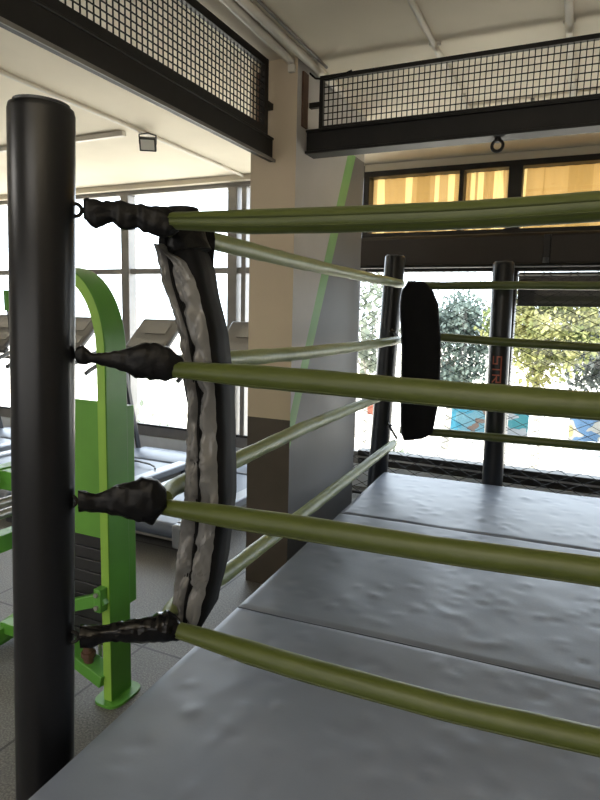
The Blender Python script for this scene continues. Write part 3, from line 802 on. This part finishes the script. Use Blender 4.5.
MB().box2((-1.578, 1.615, .385), (-1.545, 1.654, .475)).build('bolt_bracket', M['green'], gm, bevel=.003)
for zb_ in (.405, .455): MB().tube([(-1.562, 1.605, zb_), (-1.562, 1.616, zb_)], .009, 6).build('bolt', M['steel'], gm)
MB().bar((-1.96, 1.70, .19), (-1.572, 1.675, .085), .08, .05, side=(0,1,0)).build('base_bar', M['green'], gm, bevel=.004)
MB().tube([(-1.665, 1.67, .13), (-1.665, 1.67, .20)], .020, 14).tube([(-1.665, 1.67, .155), (-1.665, 1.67, .175)], .028, 8).build('leveller', M['rust'], gm)
# seat frame on the far side of the arch
MB().box2((-2.235, 1.60, .745), (-2.165, 2.05, .835)).build('seat_beam', M['green'], gm, bevel=.004)
MB().tube([(-2.164, 1.70, .79), (-2.158, 1.70, .79)], .012, 6).build('bolt', M['steel'], gm)
MB().tube([(-2.20, 1.58, .675), (-2.20, 2.05, .675)], .020, 14).tube([(-2.20, 1.58, .625), (-2.20, 2.05, .625)], .020, 14).build('slide_tube', M['steel'], gm)
MB().box2((-2.235, 1.60, .47), (-2.165, 2.05, .545)).build('lower_beam', M['green'], gm, bevel=.004)
MB().bar((-2.20, 1.60, .085), (-2.20, 2.05, .16), .05, .06).build('base_rail', M['green'], gm, bevel=.004)
MB().bar((-2.26, 1.60, .035), (-2.26, 2.05, .06), .05, .05).build('base_rail', M['green'], gm, bevel=.004)
MB().box2((-2.235, 2.00, .0), (-2.165, 2.05, .75)).build('seat_post', M['green'], gm, bevel=.004)
MB().box2((-2.17, 1.70, .75), (-1.985, 1.75, .83)).build('seat_bracket', M['green'], gm, bevel=.003)
MB().box2((-2.20, 1.70, .10), (-1.985, 1.75, .15)).build('base_link', M['green'], gm, bevel=.003)

# ------------------------------------------------------------------ treadmills by the left windows
def make_treadmill(cx, yr, label):
    root = thing('treadmill', (cx, yr, 0), label, 'treadmill', 'treadmills facing the left windows')
    W, Ld = .74, 1.70
    p = lambda x, y, z: Vector((cx+x, yr+y, z))
    MB().box2(p(-W/2+.04, .06, .07), p(W/2-.04, Ld-.4, .17)).build('deck', M['grey_plastic'], root, bevel=.01)
    # belt loop with rounded ends
    prof = []
    for i in range(9):
        a = PI/2 + PI*i/8; prof.append((.075 + .05*math.cos(a), .14 + .05*math.sin(a)))
    prof = [(Ld-.42, .192)] + prof + [(Ld-.42, .09)]
    MB().loft([[p(-.25, y, z) for y, z in prof], [p(.25, y, z) for y, z in prof]], closed=True).build('belt', M['belt'], root, angle=50)
    for s in (-1, 1):
        MB().box2(p(s*.262, .05, .15), p(s*W/2, Ld-.36, .212)).build('side_rail', M['silver'], root, bevel=.012)
        MB().box2(p(s*.255, .0, .05), p(s*(W/2+.005), .10, .205)).build('end_cap', M['silver'], root, bevel=.02)
        MB().tube([p(s*.30, .10, .02), p(s*.30, .16, .02)], .022, 12).build('foot', M['dark_plastic'], root)
        MB().tube([p(s*.30, Ld-.35, .02), p(s*.30, Ld-.29, .02)], .022, 12).build('foot', M['dark_plastic'], root)
        # upright leaning back towards the runner
        MB().bar(p(s*(W/2-.02), Ld-.12, .05), p(s*(W/2-.05), Ld-.40, 1.13), .026, .05, side=(1,0,0)).build('upright', M['dark_plastic'], root, bevel=.008)
        MB().tube([p(s*(W/2-.05), Ld-.38, 1.12), p(s*(W/2-.04), Ld-.52, 1.10), p(s*(W/2-.04), Ld-.78, 1.00), p(s*(W/2-.04), Ld-.83, .975)], .019, 10).build('handrail', M['dark_plastic'], root)
    # motor hood
    hood = [(Ld-.42, .09), (Ld-.42, .195), (Ld-.36, .215), (Ld-.20, .225), (Ld-.05, .21), (Ld, .16), (Ld, .06)]
    MB().loft([[p(x, y, z) for y, z in hood] for x in (-W/2, W/2)]).build('motor_hood', M['belt'], root, bevel=.02)
    MB().tube([p(-W/2+.06, Ld-.52, 1.03), p(W/2-.06, Ld-.52, 1.03)], .017, 10).build('cross_handle', M['grey_plastic'], root)
    # console: tilted slab with screen and keypad
    a = math.radians(43); R_ = Matrix.Rotation(a, 3, 'X'); c = p(-.01, Ld-.36, 1.265)
    cons = MB().box(c, (.44, .46, .05), R_)
    con = cons.build('console', M['console'], root, bevel=.018)
    MB().box(c + R_ @ Vector((.02, .10, .027)), (.22, .13, .006), R_).build('screen', M['screen'], con)
    MB().box(c + R_ @ Vector((0, -.085, .027)), (.36, .10, .006), R_).build('keypad', M['screen'], con, bevel=.002)
    MB().box(c + R_ @ Vector((0, -.235, -.01)), (.50, .06, .04), R_).build('tray', M['dark_plastic'], con, bevel=.01)
    MB().tube([p(-W/2+.05, Ld-.40, 1.12), p(-W/2-.0, Ld-.50, 1.17), p(-W/2+.02, Ld-.60, 1.12), p(-W/2+.09, Ld-.52, 1.10)], .016, 8).build('grip', M['dark_plastic'], root)
    return root
XT = [-2.47, -3.40, -4.33, -5.26]
TLAB = ['grey treadmill beside the pillar, its console partly behind the pillar', 'grey treadmill whose console shows just left of the curved corner pad',
        'grey treadmill seen through the green arch', 'grey treadmill farthest left, showing beside the near black post']
t0 = make_treadmill(XT[0], 2.92, TLAB[0])
for x, l in zip(XT[1:], TLAB[1:]):
    c = copy_tree(t0, None, Vector((x-XT[0], 0, 0))); c['label'] = l
# black power cable lying over the second deck
tag(MB().tube([(-3.72, 4.0, .225), (-3.55, 4.02, .222), (-3.40, 4.03, .223), (-3.24, 4.0, .222), (-3.15, 3.95, .222), (-3.11, 3.9, .222)], .008, 8).build('power_cable', M['dark_plastic'], base=(-3.4, 4.0, .22)),
    'thin black cable lying across the treadmill deck left of the curved pad', 'cable')
# thin pole with a green grip
gp = thing('grip_pole', (-3.62, 2.98, 0), 'thin dark pole with a green grip, left of the near black post', 'pole')
MB().tube([(-3.59, 2.98, .02), (-3.605, 2.98, 1.2), (-3.63, 2.98, 1.48)], .007, 8).build('pole', M['dark_plastic'], gp)
MB().tube([(-3.63, 2.98, 1.48), (-3.632, 2.98, 1.62)], .022, 10).build('grip', M['green'], gp)
MB().tube([(-3.59, 2.98, 0), (-3.59, 2.98, .03)], .10, 20).build('base', M['dark_plastic'], gp)

# ------------------------------------------------------------------ outside, one floor below
GZ = -3.9
structure(MB().add([(-90, 5.2, GZ), (70, 5.2, GZ), (70, 120, GZ), (-90, 120, GZ)], [(0,1,2,3)]) or MB()) if False else None
gd = MB(); gd.add([(-90, 5.3, GZ), (70, 5.3, GZ), (70, 120, GZ), (-90, 120, GZ)], [(0,1,2,3)])
structure(gd.build('street_ground', M['asphalt'], smooth=False))
structure(MB().box2((-45, 28.4, GZ), (30, 28.7, -1.6)).build('boundary_wall', M['outer_wall'], smooth=False))
def mural(x0, x1, z0, z1, m, label):
    o = MB().box2((x0, 28.34, z0), (x1, 28.395, z1)).build('mural_panel', M[m], base=((x0+x1)/2, 28.39, z0), smooth=False)
    tag(o, label, 'mural', 'painted panels on the white wall outside')
mural(-5.45, -3.75, -3.85, -2.50, 'mural_blue', 'blue painted panel on the white wall outside, left of the lettered post')
mural(-3.40, -2.0, -3.80, -2.45, 'mural_aqua', 'blue and white painted panel on the wall outside, right of the lettered post')
mural(-.35, 1.6, -3.70, -2.45, 'mural_yellow', 'yellow painted panel on the wall outside, farthest right')
mural(-9.6, -8.5, -3.3, -1.75, 'mural_orange', 'orange and white painted panel on the wall outside, between pillar and far post')

def tree(x, y, ztop, zbot, rx, m, label, n=1500, size=.26, seed=1):
    rnd = random.Random(seed)
    root = thing('tree', (x, y, GZ), label, 'tree', 'trees outside the right windows')
    zc = (ztop+zbot)/2; rz = (ztop-zbot)/2
    tr = MB().tube([(x, y, GZ), (x+.1, y, (GZ+zbot)/2), (x-.05, y, zc)], [.16, .13, .05], 10)
    for i in range(6):
        a = i*1.05+seed; tr.tube([(x, y, zbot+.2), (x+rx*.55*math.cos(a), y+rx*.4*math.sin(a), zc+rz*.3*math.sin(i*2.1))], [.06, .02], 6)
    tr.build('trunk', M['bark'], root)
    mb = MB(); cl = []
    for i in range(26):
        while True:
            p = Vector((rnd.uniform(-1,1), rnd.uniform(-1,1), rnd.uniform(-1,1)))
            if p.length < 1: break
        cl.append(Vector((x+p.x*rx, y+p.y*rx, zc+p.z*rz)))
    for i in range(n):
        c = rnd.choice(cl) + Vector((rnd.gauss(0,1)*rx*.18, rnd.gauss(0,1)*rx*.18, rnd.gauss(0,1)*rz*.18))
        R_ = Matrix.Rotation(rnd.uniform(0, 6.3), 3, 'Z') @ Matrix.Rotation(rnd.uniform(-1.3, 1.3), 3, 'X')
        s = size*rnd.uniform(.6, 1.3)
        mb.add([c + R_ @ Vector(v) for v in ((-s*.35, 0, 0), (0, -s*.6, 0), (s*.35, 0, 0), (0, s*.6, 0))], [(0,1,2,3)])
    mb.build('crown', M[m], root, smooth=False)
tree(-5.0, 25.2, 2.2, -1.0, 1.8, 'leaf_grey', 'pale grey green tree outside between far corner pad and lettered post', 6500, .21, seed=3)
tree(-1.10, 17.6, 2.35, -.25, 1.25, 'leaf_yellow', 'sunlit yellow green tree outside just right of the lettered post', 5500, .16, seed=5)
tree(.85, 25.2, 2.4, -1.1, 1.5, 'leaf_dark', 'hazy grey tree outside at the right edge', 5500, .21, seed=8)
tree(-7.1, 20.6, 2.8, -.7, 1.0, 'leaf_pale', 'very pale glare-washed tree outside between the pillar and the far post', 700, seed=11)
def shrub(x, y, z0, rx, rz, m, label, seed):
    rnd = random.Random(seed); mb = MB()
    for i in range(420):
        a = rnd.uniform(0, 6.3); r = rnd.random()**.5; h = rnd.random()
        c = Vector((x+rx*r*math.cos(a), y+rx*.5*r*math.sin(a), z0+rz*h*(1-.5*r*r)))
        R_ = Matrix.Rotation(rnd.uniform(0, 6.3), 3, 'Z') @ Matrix.Rotation(rnd.uniform(-1.3, 1.3), 3, 'X'); s = .2*rnd.uniform(.6, 1.3)
        mb.add([c + R_ @ Vector(v) for v in ((-s*.35, 0, 0), (0, -s*.6, 0), (s*.35, 0, 0), (0, s*.6, 0))], [(0,1,2,3)])
    tag(mb.build('shrub', M[m], base=(x, y, z0), smooth=False), label, 'shrub')
shrub(-11.6, 14.0, GZ, 1.4, 3.0, 'leaf_pale', 'pale glare-washed shrub outside the left windows behind the treadmill console', 4)
shrub(-5.6, 20.0, GZ, .8, .9, 'leaf_pale', 'low pale shrub outside under the far corner pad', 6)

# parked white car
def lathe_wheel(mb, c, R, w, mi):
    n = 28; prof = [(0, -w/2), (R*.92, -w/2), (R, -w/3), (R, w/3), (R*.92, w/2), (0, w/2)]
    rows = [[Vector((c[0]+r*math.cos(2*PI*k/n), c[1]+yy, c[2]+r*math.sin(2*PI*k/n))) for k in range(n)] for r, yy in prof[1:-1]]
    mb.loft(rows, mi=mi)
car = thing('parked_car', (.9, 21.6, GZ), 'white car parked outside, its front wheel showing under the lowest far rope', 'car')
cx0 = -1.15
side = [(cx0, .35), (cx0+.05, .75), (cx0+.9, .92), (cx0+1.5, 1.42), (cx0+2.9, 1.45), (cx0+3.7, .95), (cx0+4.2, .85), (cx0+4.25, .35)]
MB().loft([[Vector((x, y, GZ+z)) for x, z in side] for y in (20.8, 22.4)]).build('body', M['car'], car, bevel=.08)
gs = [(cx0+1.05, .95), (cx0+1.55, 1.36), (cx0+2.85, 1.38), (cx0+3.45, .97)]
MB().loft([[Vector((x, y, GZ+z)) for x, z in gs] for y in (20.79, 22.41)]).build('side_window', M['car_glass'], car)
for xw in (cx0+.75, cx0+3.4):
    for yw in (20.86, 22.3):
        mb = MB(); lathe_wheel(mb, (xw, yw, GZ+.33), .33, .2, 0); wh = mb.build('wheel', M['tyre'], car)
        mb = MB(); lathe_wheel(mb, (xw, yw-.09 if yw < 21 else yw+.09, GZ+.33), .2, .05, 0); mb.build('hub_cap', M['hub'], wh)

# dark slatted awning skirt just outside the right window
aw = thing('awning', (.8, 5.3, 1.62), 'dark awning skirt hanging outside the upper right of the right window', 'awning')
a_ = MB()
for i in range(5): a_.box2((-.53, 5.28, 1.615+.053*i), (2.55, 5.30, 1.672+.053*i))
a_.build('skirt', M['frame'], aw)
MB().tube([(-.55, 5.29, 1.86), (2.55, 5.29, 1.86)], .012, 8).build('rail', M['steel'], aw)

# ------------------------------------------------------------------ light
W = bpy.data.worlds.new('sky'); bpy.context.scene.world = W; W.use_nodes = True
nt = W.node_tree; bg = nt.nodes['Background']
bg.inputs['Color'].default_value = (0.80, 0.90, 1.0, 1); bg.inputs['Strength'].default_value = 4.6
sun = bpy.data.lights.new('sun', 'SUN'); sun.energy = 9.0; sun.angle = math.radians(2); sun.color = (1, .95, .85)
so = bpy.data.objects.new('sun', sun); C.objects.link(so)
so.rotation_euler = Vector((.35, .75, -.9)).to_track_quat('-Z', 'Y').to_euler()
# sky portals in the window openings
for (x0, x1, z0, z1) in ((XL, -1.8, .3, 2.7), (-1.75, XR, .3, 1.88)):
    L = bpy.data.lights.new('window_portal', 'AREA'); L.shape = 'RECTANGLE'; L.size = x1-x0; L.size_y = z1-z0
    L.cycles.is_portal = True
    o = bpy.data.objects.new('window_portal', L); C.objects.link(o); o.location = ((x0+x1)/2, FY+.2, (z0+z1)/2)
    o.rotation_euler = Vector((0, -1, 0)).to_track_quat('-Z', 'Y').to_euler()
# added fill panels under the ceiling, behind the photographer, with no fixture
def lamp(x, y, sx, sy, e, col=(1, .96, .90)):
    L = bpy.data.lights.new('fill_panel', 'AREA'); L.shape = 'RECTANGLE'; L.size = sx; L.size_y = sy; L.energy = e; L.color = col
    o = bpy.data.objects.new('fill_panel', L); C.objects.link(o); o.location = (x, y, ZC-.03)
lamp(-.5, -1.8, 1.6, 1.2, 24)
lamp(-4.0, -.8, 1.2, 1.2, 30)
# added unseen fill light at the back of the gym, behind the photographer
L = bpy.data.lights.new('back_fill', 'AREA'); L.shape = 'RECTANGLE'; L.size = 7; L.size_y = 1.6; L.energy = 44; L.color = (1, .98, .95)
o = bpy.data.objects.new('back_fill', L); C.objects.link(o); o.location = (-2.2, YB+.05, 1.3)
o.rotation_euler = Vector((0, 1, .12)).to_track_quat('-Z', 'Y').to_euler()

# added upward fill with no fixture, behind the photographer: washes the ceiling
L = bpy.data.lights.new('ceiling_fill', 'AREA'); L.shape = 'RECTANGLE'; L.size = 1.5; L.size_y = 1.0; L.energy = 36; L.color = (1, .92, .78)
o = bpy.data.objects.new('ceiling_fill', L); C.objects.link(o); o.location = (.4, -.9, 1.75); o.rotation_euler = (PI, 0, 0)

# ------------------------------------------------------------------ camera
Rm = [[0.9049922299900669, -0.08053117104815363, -0.417736512825033], [0.42474689050066633, 0.11549095517925088, 0.8979153179903989], [0.024065383180429632, 0.9900386708413956, -0.13872378156243367]]
cam = bpy.data.cameras.new('camera'); co = bpy.data.objects.new('camera', cam); C.objects.link(co)
m4 = Matrix.Identity(4)
for i in range(3):
    m4[i][0] = Rm[i][0]; m4[i][1] = Rm[i][1]; m4[i][2] = -Rm[i][2]
m4[2][3] = 1.5
co.matrix_world = m4
cam.sensor_width = 36; cam.lens = 607/800*36; cam.clip_start = .02; cam.clip_end = 500
sc = bpy.context.scene; sc.camera = co
sc.view_settings.view_transform = 'Standard'; sc.view_settings.look = 'None'
sc.view_settings.exposure = 0.6
for o in bpy.data.objects:
    if '_o' in o: del o['_o']
